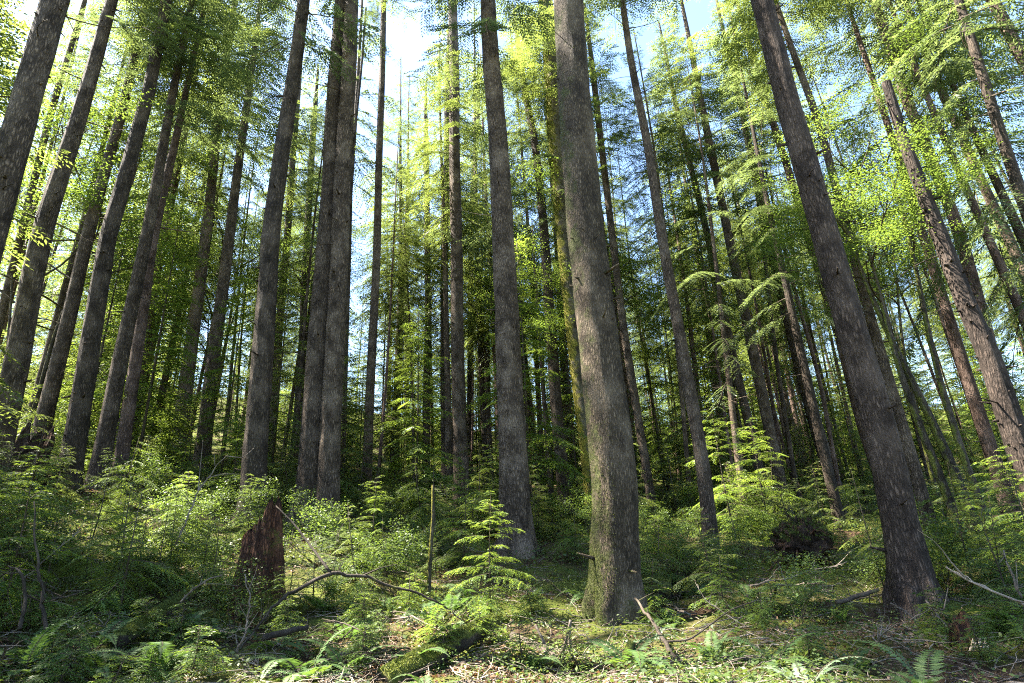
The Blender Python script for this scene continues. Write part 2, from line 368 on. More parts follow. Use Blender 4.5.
def trunk(mb, pts, r, sides=14, flare=1.35, lump=.05, ndead=0, deadz=(2, 12), deadlen=(.3, 1.8), seed=0, wm=0, dead_r=.018):
    """pts along the bole (local), r radii at pts; resampled."""
    pts = np.asarray(pts, float); L = np.concatenate([[0], np.cumsum(np.linalg.norm(np.diff(pts, axis=0), axis=1))])
    n = max(14, int(L[-1] / (.25 if sides > 20 else .7)))
    u = L[-1] * np.linspace(0, 1, n) ** 1.15
    P = np.stack([np.interp(u, L, pts[:, c]) for c in range(3)], 1)
    # smooth the corners of the polyline
    for _ in range(3): P[1:-1] = (P[:-2] + 2 * P[1:-1] + P[2:]) / 4
    rr = np.interp(u, L, r)
    rr = rr * (1 + (flare - 1) * np.exp(-u / (1.6 * r[0] + .15)))
    wob = .13 * r[0]
    P[:, 0] += wob * np.sin(u * .55 + seed) * np.clip(u / 3, 0, 1) * .5; P[:, 1] += wob * np.cos(u * .47 + seed * 1.7) * np.clip(u / 3, 0, 1) * .5
    P[0, 2] -= .35
    mb.tube(P, rr, sides, wm, lump=lump, close=False, seed=seed, butt=(.32 * np.exp(-np.maximum(u - .1, 0) / .38)) if sides > 20 else None)
    if sides > 20:
        for k in range(70):
            c = int(rng.integers(3, int(n * .75))); az = rng.random() * 6.28; d = unit(np.array([math.cos(az), math.sin(az), rng.uniform(-.3, .5)]))
            l = rng.uniform(.02, .12) if rng.random() < .75 else rng.uniform(.12, .4); q = P[c] + d * (rr[c] * .93 + np.linspace(0, 1, 3) * l)[:, None]; r1 = rng.uniform(.012, .03)
            mb.tube(q, [r1 * 1.6, r1, r1 * .6], 5, wm)
    for k in range(ndead):
        z = rng.uniform(*deadz)
        c = int(np.clip(np.searchsorted(P[:, 2], z), 1, n - 1)); b = P[c]; az = rng.random() * 6.28
        ln = rng.uniform(*deadlen) * rng.uniform(.4, 1)
        d = np.array([math.cos(az), math.sin(az), rng.uniform(-.35, .35)])
        s = np.linspace(0, 1, 6); pr = np.array([-d[1], d[0], 0]) * rng.normal() * .25
        q = b + d * (rr[c] * .8 + s * ln)[:, None] + pr * (ln * s ** 2)[:, None]; q[:, 2] += ln * rng.uniform(-.35, .15) * s ** 2
        rad0 = dead_r * rng.uniform(.6, 1.3) * (.5 + ln * .5)
        mb.tube(q, np.linspace(rad0, rad0 * .25, 6), 4, wm, close=False)
        if ln > .7:
            for _ in range(rng.integers(1, 5)):
                kk = rng.integers(2, 6); d2 = unit(d + rng.normal(0, .6, 3)); l2 = ln * rng.uniform(.2, .5)
                q2 = q[kk] + d2 * (np.linspace(0, 1, 4) * l2)[:, None]; q2[:, 2] -= .15 * l2 * np.linspace(0, 1, 4) ** 2
                mb.tube(q2, np.linspace(rad0 * .45, rad0 * .15, 4), 3, wm, close=False)
    return P, rr

# crown meshes shared by the trees (unit: metres, about 16 m long, 3 m radius)
CROWN = []
for k in range(5):
    mb = MB(); conifer(mb, 16, 3.5 + .35 * (k % 3), 72 + 10 * (k % 2), .14, (.2, .045), el=(-16, 34), droop=.34, leaf_sp=.052, twf=.46, bare=.2, gap=.8)
    CROWN.append(mb.mesh('crown', [M['stem'], M['needle'] if k % 2 == 0 else M['needle_b']]))
MCROWN = []
for k in range(3):
    mb = MB(); ends = []
    for q in range(9):
        az = q * 2.4 + rng.random(); limb(mb, (0, 0, q * .55), (math.cos(az), math.sin(az), .55), rng.uniform(1.6, 2.8), .035, 2, ends, .4, split=2)
    leafy(mb, ends, 150, .38, .062, lm=1, flat=.28)
    MCROWN.append(mb.mesh('crown', [M['stem'], M['maple']]))

# ------------------------------------------------------------------ the trees one can point at
TREE_BASES = []; HEROB = []
def place(pts, d=None):
    p0 = pts[0]
    if d is None:
        B = hit(*p0)
        if B is None: B = hit(p0[0], p0[1] + 25)
        d = math.hypot(B[0], B[1])
    r0 = ray(*p0); n = unit(np.array([r0[0], r0[1], 0]))
    out = []
    for p in pts:
        r = ray(*p); out.append(CAM + r * (d / (r @ n)))
    out = np.array(out)
    # carry the foot down (or up) the first segment to the ground
    seg = unit(out[1] - out[0]); b = out[0].copy()
    for _ in range(30): b = b - seg * (b[2] - terrain(b[0], b[1])) * .7 / max(.5, seg[2])
    if b[2] < out[0][2]: out = np.vstack([b, out])
    else: out[0] = b
    return out, d

def img_tree(label, pts, w0, w1, bark='bark', d=None, H=None, crown=None, cz=None, cr=1., near=False, name='conifer_tree', ndead=14, deadz=None, cat='tree', deadlen=(.3, 1.6), flare=1.35, broken=False, tmax=.9):
    P, d = place(pts, d)
    base = P[0]
    dep = lambda q: (q - CAM) @ FWD
    ra = w0 / 2 * dep(P[0]) / F; rb = w1 / 2 * dep(P[-1]) / F
    rb = min(rb, ra * tmax)
    loc = P - base; htop = loc[-1][2]
    if H is None: H = max(28 + 6 * random.random(), htop + 5)
    if not broken: H = max(H, htop + 5)
    r = list(np.interp(loc[:, 2], [0, htop], [ra, rb]))
    if not broken and H > htop:
        dirn = unit(loc[-1] - loc[-2]); dirn = unit(dirn + np.array([0, 0, 1.2]))
        slope = (ra - rb) / max(1, htop); z = htop; q = loc[-1]
        q = q + dirn * (H - htop) / dirn[2]
        loc = np.vstack([loc, q]); r.append(max(.03, min(rb * .35, rb - slope * (H - htop))))
    t = thing(name, label, cat, base)
    mb = MB(); trunk(mb, loc, r, 56 if near else 14, flare, .05 if near else .035, ndead, deadz or (2.5, min(H * .6, 18)), deadlen, seed=random.random() * 9, dead_r=.02)
    mb.obj('trunk', M[bark], t)
    if crown is not None:
        cz = cz if cz is not None else H * .42
        k = np.searchsorted(loc[:, 2], cz); k = min(max(1, k), len(loc) - 1)
        f = (cz - loc[k - 1][2]) / (loc[k][2] - loc[k - 1][2]); c0 = loc[k - 1] + (loc[k] - loc[k - 1]) * f
        me = crown
        o = link('crown', me, t); o.location = c0; ax = Vector(loc[-1] - c0)
        o.rotation_mode = 'QUATERNION'; o.rotation_quaternion = ax.to_track_quat('Z', 'Y') @ Quaternion((0, 0, 1), random.random() * 6.28)
        s = ax.length / (16.2 if me in CROWN else 6.5); o.scale = (cr, cr, s)
    TREE_BASES.append((base[0], base[1], ra))
    if near and d < 17.5 and pts[0][0] > 400 and pts[0][0] < 1000: HEROB.append((base[0], base[1], ra))
    print('TREE %-70s d=%.1f diam=%.2f z=%.1f' % (label[:70], d, 2 * ra, base[2]))
    return t

C = CROWN
T = img_tree
T('massive old conifer with moss up its left side, largest trunk in front', [(617, 612), (613, 480), (587, 240), (567, 0)], 48, 29, 'bark_main', H=40, crown=C[0], cz=21, near=True, ndead=12, deadz=(5, 15), deadlen=(.2, .9), flare=1.12)
T('pale trunk thick with yellow moss peeking out behind the massive trunk', [(596, 520), (582, 400), (564, 240), (554, 110), (546, 0)], 17, 17, 'bark_moss', H=29, crown=C[1], cz=20, ndead=14, tmax=1.15)
T('straight grey trunk between the thin pole and the massive mossy trunk', [(516, 556), (507, 300), (503, 230), (488, 0)], 31, 15, 'bark', H=36, crown=C[2], cz=19, near=True, ndead=26, deadz=(5, 19))
T('slim straight trunk with a sunlit left edge and a short stub at its foot', [(461, 506), (456, 240), (453, 0)], 15, 9, 'bark', H=34, crown=C[3], cz=14, ndead=22)
T('thin upright pole trunk alone in the open bright gap of sky', [(367, 472), (377, 240), (384, 0)], 10, 5.5, 'bark', d=24, H=31, ndead=20, crown=C[4], cz=26, cr=.5)
T('thick left stem of the close pair of rough grey trunks', [(308, 508), (326, 240), (341, 0)], 25, 12, 'bark', H=36, crown=C[0], cz=23, near=True, ndead=22, deadz=(4, 22), d=19)
T('smoother right stem of the close pair of grey trunks', [(327, 510), (340, 240), (352, 0)], 22, 13, 'bark', H=36, crown=C[1], cz=24, near=True, ndead=16, deadz=(6, 22), d=18.6)
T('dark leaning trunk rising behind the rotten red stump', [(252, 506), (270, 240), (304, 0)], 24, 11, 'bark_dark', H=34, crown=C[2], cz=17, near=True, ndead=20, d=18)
T('thin shaded trunk just right of the dark leaning trunk', [(270, 445), (290, 200), (300, 60)], 9, 5, 'bark', d=34, H=24, crown=C[3], cz=13, cr=.8)
T('light grey trunk standing alone left of the dark leaning trunk', [(204, 442), (216, 340), (230, 230), (250, 80)], 15, 6, 'bark', d=26, H=29, crown=C[4], cz=17, cr=.9)
T('heavy leaning trunk cutting the top left corner of the view', [(-75, 470), (-30, 300), (4, 190), (54, 0)], 34, 24, 'bark', H=34, crown=C[1], cz=22, near=True, d=14)
T('broad brown trunk leaning right, second in from the top left corner', [(4, 420), (43, 235), (80, 110), (112, 0)], 24, 10, 'bark', H=34, crown=C[0], cz=16, d=20, near=True)
T('tapering trunk rising behind the dark burnt stump', [(42, 428), (88, 235), (120, 120), (147, 0)], 16, 6, 'bark', d=24, H=33, crown=C[2], cz=16, cr=.9)
T('slender crooked trunk beside the trunk behind the burnt stump', [(40, 380), (80, 235), (113, 105)], 8, 4, 'bark', d=30, H=23, crown=C[3], cz=14, cr=.8)
T('very dark straight trunk left of the pale twin trunks', [(72, 460), (108, 235), (150, 90), (166, 0)], 20, 9, 'bark_dark', d=21, H=34, crown=C[4], cz=17, near=True, cr=.9)
T('pale left trunk of the twin trunks, catching the sun along one edge', [(105, 442), (127, 330), (146, 235), (184, 40)], 17, 6, 'bark', d=22, H=30, crown=C[1], cz=16, cr=.85)
T('right trunk of the twin trunks, half hidden and slightly thinner', [(124, 442), (142, 320), (152, 240), (176, 140)], 13, 7, 'bark_red', d=23, H=24, crown=C[2], cz=14, cr=.9)
T('thin grey trunk at the far left edge beneath the heavy leaning trunk', [(-4, 335), (22, 230), (53, 105), (70, 50)], 9, 5, 'bark', d=28, H=26, crown=C[0], cz=14, cr=.8)
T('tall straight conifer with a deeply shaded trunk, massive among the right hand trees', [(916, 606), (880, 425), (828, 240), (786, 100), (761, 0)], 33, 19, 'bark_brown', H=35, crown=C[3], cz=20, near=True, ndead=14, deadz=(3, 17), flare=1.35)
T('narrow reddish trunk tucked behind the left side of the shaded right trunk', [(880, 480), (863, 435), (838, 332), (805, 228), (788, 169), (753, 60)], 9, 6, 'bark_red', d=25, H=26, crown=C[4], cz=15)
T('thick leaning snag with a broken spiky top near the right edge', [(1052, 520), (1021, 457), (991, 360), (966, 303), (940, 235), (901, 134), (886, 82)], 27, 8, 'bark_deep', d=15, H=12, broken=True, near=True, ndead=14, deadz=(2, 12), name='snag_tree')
T('straighter trunk rising beside the broken topped snag', [(1010, 420), (957, 225), (929, 155), (905, 95), (878, 10)], 14, 8, 'bark_red', d=22, H=30, crown=C[0], cz=16)
T('thin slanting trunk in the upper right against open sky', [(1040, 305), (1006, 232), (978, 176), (954, 119), (932, 68)], 11, 7, 'bark', d=26, H=27, crown=C[1], cz=15)
T('trunk crossing the top right corner of the view', [(1100, 200), (1024, 62), (992, 0)], 16, 10, 'bark_red', d=20, H=30, crown=C[2], cz=15)
T('slim trunk running parallel close on the right of the shaded right trunk', [(935, 545), (918, 480), (896, 405), (871, 321), (848, 232), (817, 116), (796, 63)], 12, 6, 'bark', d=19, H=25, crown=C[3], cz=16, cr=.8)
T('grey trunk with pink sunlit bark between the mossy maple and the snag', [(1008, 505), (991, 450), (969, 384), (947, 310), (925, 241)], 14, 8, 'bark_red', d=22, H=28, crown=C[4], cz=13)
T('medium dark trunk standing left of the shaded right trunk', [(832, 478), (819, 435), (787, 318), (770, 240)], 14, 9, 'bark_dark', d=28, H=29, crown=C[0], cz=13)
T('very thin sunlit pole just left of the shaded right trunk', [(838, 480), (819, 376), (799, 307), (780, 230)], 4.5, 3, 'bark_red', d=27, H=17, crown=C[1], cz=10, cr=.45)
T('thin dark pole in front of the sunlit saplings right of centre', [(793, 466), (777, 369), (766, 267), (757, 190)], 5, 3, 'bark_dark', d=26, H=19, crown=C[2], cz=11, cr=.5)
T('right stem of the slender pair right of the massive trunk', [(776, 464), (752, 345), (727, 230), (707, 130)], 12, 7, 'bark', d=25, H=30, crown=C[3], cz=15)
T('left stem of the slender pair right of the massive trunk', [(757, 460), (734, 362), (708, 237), (679, 119)], 10, 5, 'bark', d=26, H=27, crown=C[4], cz=14)
T('clean slim trunk with one bright lower edge, right of the massive trunk', [(712, 556), (705, 479), (683, 351), (660, 228), (647, 140), (632, 67), (623, 5)], 15, 6, 'bark', H=28, crown=C[0], cz=19, ndead=18, deadz=(4, 19))
T('thin bare trunk almost touching the right side of the massive trunk', [(640, 430), (623, 325), (611, 228), (602, 148), (593, 74)], 9, 6, 'bark', d=24, H=27, crown=C[1], cz=16, cr=.8)
T('leaning dark trunk seen in the gap left of the massive trunk', [(566, 505), (556, 413), (546, 252), (535, 140), (521, 70)], 14, 6, 'bark_dark', d=25, H=27, crown=C[2], cz=14, cr=.9)
T('hair thin bright pole between the dark trunks left of the massive trunk', [(549, 480), (542, 380), (537, 300)], 3.5, 3, 'bark_red', d=28, H=14, ndead=4)
T('dark trunk hidden close behind the slim trunk with a sunlit edge', [(446, 468), (444, 289), (448, 80)], 10, 6, 'bark_dark', d=32, H=30, crown=C[3], cz=9)
T('faint grey trunk half way between the thin pole and the slim sunlit trunk', [(426, 468), (428, 292), (426, 133)], 8, 5, 'bark', d=36, H=27, crown=C[4], cz=8)
T('faint pale trunk deep in the gap right of the thin pole', [(407, 440), (406, 303), (408, 200)], 5, 4, 'bark', d=50, H=28, crown=C[0], cz=7)
T('faint dark trunk in the gap left of the straight grey trunk', [(470, 440), (471, 237), (478, 105)], 7, 5, 'bark_dark', d=40, H=30, crown=C[1], cz=8)
T('shaded thin trunk just left of the close pair of trunks', [(298, 435), (307, 237), (314, 120)], 8, 6, 'bark_dark', d=36, H=30, crown=C[2], cz=13)
T('dead leafless stem leaning by the thin pole in the bright sky gap', [(345, 400), (352, 160), (362, 60), (366, 8)], 5, 2, 'bark_dark', d=27, H=20, broken=True, ndead=18, deadz=(9, 19), name='snag_tree')
T('short dim trunk in the dark gap behind the slim right trunk', [(723, 440), (705, 303), (695, 240)], 8, 5, 'bark_dark', d=34, H=24, crown=C[3], cz=11)
q_ = unit(ray(808, 566)[:2]) * 15.5; TREE_BASES.append((q_[0], q_[1], 1.0))
# maple with several mossy stems
def maple(label, px, d, stems, crown_s=1.2, bark='bark_maple', H=8.0, r=.09):
    rr = ray(*px); n = unit(np.array([rr[0], rr[1], 0])); x, y = n[0] * d, n[1] * d
    z = float(terrain(x, y)); t = thing('maple_tree', label, 'tree', (x, y, z))
    for k, (dx, hz, lean) in enumerate(stems):
        mb = MB(); s = np.linspace(0, 1, 9)
        sidev = np.array([n[1], -n[0], 0])
        P = sidev * (lean * s ** 1.3 + .1 * np.sin(s * 7 + k))[:, None] + sidev * dx + n * (.12 * np.sin(s * 5 + k * 2))[:, None]; P[:, 2] = s * hz
        trunk(mb, P, list(np.linspace(r * (1 - .15 * k), .03, 9)), 10, 1.4, .06, 5, (2, hz * .9), (.3, 1.2), seed=k)
        mb.obj('trunk', M[bark], t)
        o = link('crown', random.choice(MCROWN), t); o.location = P[6]; o.scale = (crown_s, crown_s, crown_s * .8); o.rotation_euler.z = random.random() * 6
    TREE_BASES.append((x, y, .3)); return t
maple('many stemmed mossy maple with bright leaves behind the shaded right trunk', (965, 500), 17, [(0, 9.0, -.9), (-.35, 8.0, -.2), (.2, 10, .3)], .8, H=9, r=.13)
maple('bright yellow green maple glowing high behind the broken topped snag', (900, 420), 24, [(0, 11.5, -.8), (.3, 10, .9)], .95)
maple('low bright maple glowing between the left hand trunks', (20, 440), 27, [(0, 8, .6), (-.3, 7, -1.2)], 1.5)
maple('pale green maple behind the light grey trunk on the left', (205, 420), 33, [(0, 9, .8), (.2, 8, -.8)], 1.5)
maple('yellow leaved maple glimpsed left of the close pair of trunks', (292, 420), 30, [(0, 11, .2)], 1.1)
maple('lime green maple showing in the gap beside the massive trunk', (622, 440), 26, [(0, 8.5, .3), (.3, 9.5, -1.0)], 1.3)
maple('small lime maple rising left of the mossy peeking trunk', (548, 440), 30, [(0, 9.5, .1)], 1.2)
maple('bushy bright maple low behind the slender pair of trunks', (735, 420), 33, [(0, 8, .5), (.2, 9, -.5)], 1.2)

# ------------------------------------------------------------------ the forest behind
def proto_tree(k, H, r, cz, bark, crown, label, group):
    t = thing('conifer_tree', label, 'tree', (0, 0, 0), group)
    mb = MB(); s = np.linspace(0, 1, 12); P = np.zeros((12, 3)); P[:, 2] = s * H
    P[:, 0] = .25 * np.sin(s * 3 + k); P[:, 1] = .2 * np.cos(s * 4 + k) - .2 * math.cos(k); P[:, 0] -= P[0, 0]
    trunk(mb, P, list(np.interp(s, [0, .06, 1], [r, r * .93, .025])), 9, 1.3, .04, 22, (2, cz + 4), (.4, 1.8), seed=k)
    mb.obj('trunk', M[bark], t)
    o = link('crown', crown, t); o.location = (0, 0, cz); o.scale = (.95, .95, (H - cz) / 16.2)
    return t
FAR = 'slender conifer standing far back among the crowded sunlit trunks'
MID = 'half hidden conifer trunk in the thick of the middle distance'
protos = [proto_tree(k, 25 + 2 * k, .17 + .03 * (k % 4), 6 + 1.6 * (k % 4), ['bark', 'bark_red', 'bark_dark'][k % 3], CROWN[k % 5], FAR, 'conifers far behind') for k in range(6)]
def young(k, Hh, Rm):
    t = thing('young_conifer', 'young conifer with branches down to the ground among far trunks', 'young tree', (0, 0, 0), 'young conifers between the far trunks')
    mb = MB(); mb.tube([(0, 0, -.2), (.03, 0, Hh * .5), (0, 0, Hh)], [.05, .035, .008], 6); mb.obj('trunk', M['stem'], t)
    mb = MB(); conifer(mb, Hh * .93, Rm, 70 + 8 * k, .11, (.15, .045), el=(-15, 35), droop=.3, leaf_sp=.05, twf=.42, bare=.06, gap=.2, z0=Hh * .07)
    mb.obj('crown', [M['stem'], M['needle_b'] if k % 2 else M['sapling']], t)
    return t
POLE = 'thin pole trunk with a narrow crown crowded in with its neighbours'
pprotos = [proto_tree(k + 9, 21 + 2 * k, .085 + .02 * k, 10 + k, ['bark_red', 'bark', 'bark_red'][k], CROWN[k + 1], POLE, 'thin pole trunks') for k in range(3)]
for p_ in pprotos:
    for c_ in p_.children:
        if c_.name.startswith('crown'): c_.scale = (.6, .6, c_.scale[2])
yprotos = [young(k, 5 + 2.2 * k, 1.7 + .25 * k) for k in range(4)]

def clear(x, y, gap):
    return all((x - a) ** 2 + (y - b) ** 2 > (gap + r) ** 2 for a, b, r in TREE_BASES)
def scatter(n, dr, azr, gap, accept=None, power=1.0):
    out = []; tries = 0
    while len(out) < n and tries < n * 60:
        tries += 1
        d = math.sqrt(random.uniform(dr[0] ** 2, dr[1] ** 2)) if power == 1 else dr[0] + (dr[1] - dr[0]) * random.random() ** power
        az = random.uniform(*azr); x, y = d * math.sin(R(az)), d * math.cos(R(az))
        if not clear(x, y, gap) or any((x - a) ** 2 + (y - b) ** 2 < gap * gap for a, b, *_ in out): continue
        if accept and not accept(d, az): continue
        out.append((x, y, d, az))
    return out
first = [True] * 6
def put(protolist, used, k, x, y, rz, sc, label=None, group=None, tilt=(0, 0)):
    p = protolist[k]; z = float(terrain(x, y))
    if not used[k]:
        used[k] = True; p.location = (x, y, z); p.rotation_euler = (*tilt, rz); p.scale = (sc, sc, sc)
        if label: p['label'] = label
        if group: p['group'] = group
        return p
    return dup(p, (x, y, z), rz, sc, label, group, tilt)
used = [False] * 6
def gapok(d, az):     # the open slot of sky left of centre
    return not (-19 < az < -8 and d < 55 and random.random() < .75) and not (-34 < az < -27 and d < 45 and random.random() < .6)
for n_, (x, y, d, az) in enumerate(scatter(40, (34, 62), (-47, 47), 1.9, gapok)):
    put(protos, used, n_ % 6, x, y, random.random() * 6.28, random.uniform(.8, 1.12), tilt=(random.gauss(0, .015), random.gauss(0, .015)))
for n_, (x, y, d, az) in enumerate(scatter(40, (62, 115), (-46, 46), 2.2)):
    put(protos, used, n_ % 6, x, y, random.random() * 6.28, random.uniform(.85, 1.15))
yused = [False] * 4
for n_, (x, y, d, az) in enumerate(scatter(110, (21, 60), (-46, 46), 1.2)):
    put(yprotos, yused, n_ % 4, x, y, random.random() * 6.28, random.uniform(.7, 1.3))

for n_, (x, y, d, az) in enumerate(scatter(170, (46, 105), (-46, 46), 1.4)):
    put(yprotos, yused, n_ % 4, x, y, random.random() * 6.28, random.uniform(1.0, 1.8))
for n_, (x, y, d, az) in enumerate(scatter(3, (21, 30), (14, 30), 2.2) + scatter(4, (16, 24), (33, 47), 2.2) + scatter(8, (29, 50), (-11, 6), 1.8) + scatter(5, (36, 50), (-46, -28), 2) + scatter(6, (30, 48), (-29, -18), 2)):
    put(protos, used, n_ % 6, x, y, random.random() * 6.28, random.uniform(.75, .95), MID, 'conifers of the middle distance', tilt=(random.gauss(0, .02), random.gauss(0, .02)))
for n_, (x, y, d, az) in enumerate(scatter(7, (29, 37), (-10, 7), 1.8) + scatter(2, (38, 44), (-15, -11), 1.8) + scatter(5, (29, 38), (-36, -18), 2)):
    put(protos, used, n_ % 6, x, y, random.random() * 6.28, random.uniform(1.2, 1.35), MID, 'conifers of the middle distance')
pused = [False] * 3
for n_, (x, y, d, az) in enumerate(scatter(60, (22, 55), (6, 46), 1.1) + scatter(30, (26, 50), (-46, 4), 1.3)):
    put(pprotos, pused, n_ % 3, x, y, random.random() * 6.28, random.uniform(.8, 1.1), tilt=(random.gauss(0, .025), random.gauss(0, .025)))
# trees outside the frame, on the sun's side: they throw the dappled shade
for n_, (x, y, d, az) in enumerate(scatter(4, (18, 40), (-125, -60), 4.5)):
    put(protos, used, n_ % 6, x, y, random.random() * 6.28, random.uniform(.85, 1.1), label='conifer standing beyond the left edge of the view', group='conifers beyond the left edge')

for n_, (x, y, sc) in enumerate([(-11.5, 7.6, 1.2), (-12.5, 9.6, 1.25), (-10.8, 5.6, 1.1), (-14, 11.6, 1.3)]):  # extra young conifers out of view, placed to shade the left foreground
    put(yprotos, yused, 2 + n_ % 2, x, y, n_ * 1.7, sc, 'unseen young conifer added left of the view to shade the foreground', 'unseen young conifers added for shade')
for n_, (x, y) in enumerate([(-15.5, 12.0)]):  # unseen tall conifer added to shade the massive and right hand trunks
    o = put(protos, used, 3, x, y, 1 + n_ * 2.2, 1.0, 'conifer standing beyond the left edge of the view', 'conifers beyond the left edge'); o.scale = (1, 1, 1.25)
    for c_ in o.children:
        if c_.name.startswith('crown'): c_.location = (0, 0, 23.5); c_.scale = (1, 1, .5)  # crown raised and shortened so sun still reaches the lower massive trunk
# ------------------------------------------------------------------ undergrowth
def sapling(k, Hh, Rm, mat, nb, gap, el):
    t = thing('hemlock_sapling', 'feathery hemlock sapling growing out of the forest floor', 'sapling', (0, 0, 0), 'hemlock saplings of the understory')
    mb = MB(); mb.tube([(0, 0, -.1), (.03, .02, Hh * .5), (0, .04, Hh)], [.016, .011, .003], 5); mb.obj('stem', M['stem'], t)
    mb = MB(); conifer(mb, Hh * .9, Rm, nb, .05, (.06, .016), el=el, gap=gap, droop=.3, leaf_sp=.018, twf=.42, bare=.05, z0=Hh * .1, wood=.008)
    mb.obj('foliage', [M['stem'], M[mat]], t)
    return t
sprotos = [sapling(k, *a) for k, a in enumerate([(1.0, .65, 'sapling', 34, .3, (-8, 30)), (1.5, .85, 'needle_b', 32, .8, (0, 40)), (2.2, 1.05, 'sapling', 46, .6, (-10, 30)), (.65, .55, 'sapling', 34, .2, (-5, 32)),
            (1.8, 1.1, 'sapling', 26, 1.2, (-20, 15)), (1.2, .9, 'needle', 22, .8, (5, 45)), (2.6, 1.0, 'needle_b', 34, 1.4, (-25, 25))])]
def shrub(k, Hh, leafs, per, spread):
    t = thing('huckleberry_shrub', 'loose small leaved shrub on the forest floor', 'shrub', (0, 0, 0), 'loose shrubs of the understory')
    mb = MB(); ends = []
    for q in range(5 + k):
        az = rng.random() * 6.28; limb(mb, (rng.normal() * .05, rng.normal() * .05, -.05), (math.cos(az) * .6, math.sin(az) * .6, 1), Hh * rng.uniform(.45, .7), .009, 2, ends, .5, split=2, sides=4)
    mb.obj('stems' if False else 'stem', M['stem'], t)
    mb = MB(); leafy(mb, ends, per, spread, leafs, flat=.5, lm=0, aspect=.55); mb.obj('foliage', M['shrub'], t)
    return t
bprotos = [shrub(k, h, l, n, s) for k, (h, l, n, s) in enumerate([(.8, .045, 34, .1), (1.2, .05, 36, .13), (1.6, .06, 38, .16), (.55, .04, 30, .09)])]

TREE_BASES.append((.1, 9.2, .5))
for px_, py_, d_, r_ in ((808, 566, 15.5, .35), (430, 604, 11, -.4)):
    q_ = ray(px_, py_); q_ = unit(q_[:2]) * d_; HEROB.append((q_[0], q_[1], r_))
HERO = [(math.hypot(a, b), math.degrees(math.atan2(a, b)), r) for a, b, r in HEROB]
def heroes(d, a):
    return 0. if any(h - 5 < d < h + .2 and abs(a - az) * d / 57.3 < r + .75 for h, az, r in HERO) else 1.
def undergrowth(dens):
    def acc(d, az): return random.random() < dens(d, az)
    return acc
su = [False] * 7; bu = [False] * 4
for n_, (x, y, d, az) in enumerate(scatter(265, (10.4, 32), (-46, 46), .42, undergrowth(lambda d, a: (1.0 if d > 12.5 else .6) * heroes(d, a)), power=1.25)):
    sc = random.uniform(.7, 1.25) * (1.15 if d > 18 else .85)
    put(sprotos, su, random.choice([0, 1, 2, 3, 4, 4, 5, 6]), x, y, random.random() * 6.28, sc, tilt=(random.gauss(0, .06), random.gauss(0, .06)))
for n_, (x, y, d, az) in enumerate(scatter(100, (9.5, 28), (-46, 46), .6, undergrowth(lambda d, a: (1. if d > 12 else .35) * heroes(d, a)), power=1.2)):
    put(bprotos, bu, random.choice([0, 0, 1, 2, 3, 3]), x, y, random.random() * 6.28, random.uniform(.6, 1.0))
for n_, (x, y, d, az) in enumerate(scatter(46, (7.4, 11.5), (-46, 46), .4, undergrowth(lambda d, a: 0. if abs(a - 9) < 3 else 1.))):
    put(sprotos, su, 3, x, y, random.random() * 6.28, (1.2, 1.2, .7) if False else random.uniform(.6, .9), tilt=(random.gauss(0, .15), random.gauss(0, .15)))
def pix_put(protolist, used, k, px, py, sc, label, d=None, group=''):
    if d is None: B = hit(px, py)
    else:
        rr = ray(px, py); n = unit(rr[:2]); B = (n[0] * d, n[1] * d)
    o = put(protolist, used, k, B[0], B[1], random.random() * 6.28, sc, label)
    if 'group' in o: del o['group']
    return o
pix_put(sprotos, su, 2, 372, 560, .95, 'bright lime sapling catching the sun below the close pair of trunks', d=14.5)
pix_put(sprotos, su, 1, 120, 570, 1.2, 'pale tipped sapling standing in the dark left undergrowth', d=11.5)
pix_put(sprotos, su, 2, 10, 580, 1.1, 'yellow green sapling at the far left edge of the undergrowth', d=11)
pix_put(sprotos, su, 6, 482, 530, 1.2, 'tall airy sapling between the slim sunlit trunk and the straight grey trunk', d=19)
pix_put(sprotos, su, 2, 735, 540, 1.7, 'broad glowing sapling to the right of the clean slim trunk', d=19)
pix_put(sprotos, su, 2, 770, 530, 1.6, 'tall sunlit sapling behind the upturned root mass', d=20)

pix_put(bprotos, bu, 1, 232, 612, .75, 'small shrub half hiding the left foot of the rotten red stump', d=10.5)
pix_put(sprotos, su, 0, 282, 606, .9, 'little sapling at the right foot of the rotten red stump', d=10.6)
pix_put(sprotos, su, 4, 214, 560, .8, 'drooping sapling close on the left of the rotten red stump', d=11.8)
# ferns
def frond_mesh(L, wd, mat, npair=26, arch=.55):
    mb = MB(); s = np.linspace(0, 1, 10)
    P = np.zeros((10, 3)); P[:, 0] = L * (s * .92); P[:, 2] = L * (arch * s * 1.35 - arch * 1.25 * s ** 2.1)
    mb.tube(P, np.linspace(.005, .0015, 10), 4, 0, close=False)
    u = np.linspace(.14, .99, npair)
    for sd in (-1, 1):
        B = np.stack([np.interp(u, s, P[:, c]) for c in range(3)], 1)
        Tn = unit(np.stack([np.interp(np.minimum(u + .03, 1), s, P[:, c]) for c in range(3)], 1) - np.stack([np.interp(u - .03, s, P[:, c]) for c in range(3)], 1))
        D = Tn * .35 + np.array([0, sd, -.12]) + rng.normal(0, .06, (npair, 3))
        ln = wd * np.sin(np.clip(u * 1.08, 0, 1) ** .6 * math.pi) ** .8 + .012
        NN = np.cross(Tn, [0, 1., 0]) * -1 + rng.normal(0, .12, (npair, 3))
        mb.leaves(B, D, NN, ln, L / npair * 1.05, 1, tint=np.clip(rng.normal(.5, .2, npair), 0, 1), fold=.1)
    return mb.mesh('frond', [M['stem'], M[mat]])
FR = [frond_mesh(.85, .13, 'fern'), frond_mesh(1.0, .15, 'fern', 30, .7), frond_mesh(.6, .12, 'fern', 22, .4)]
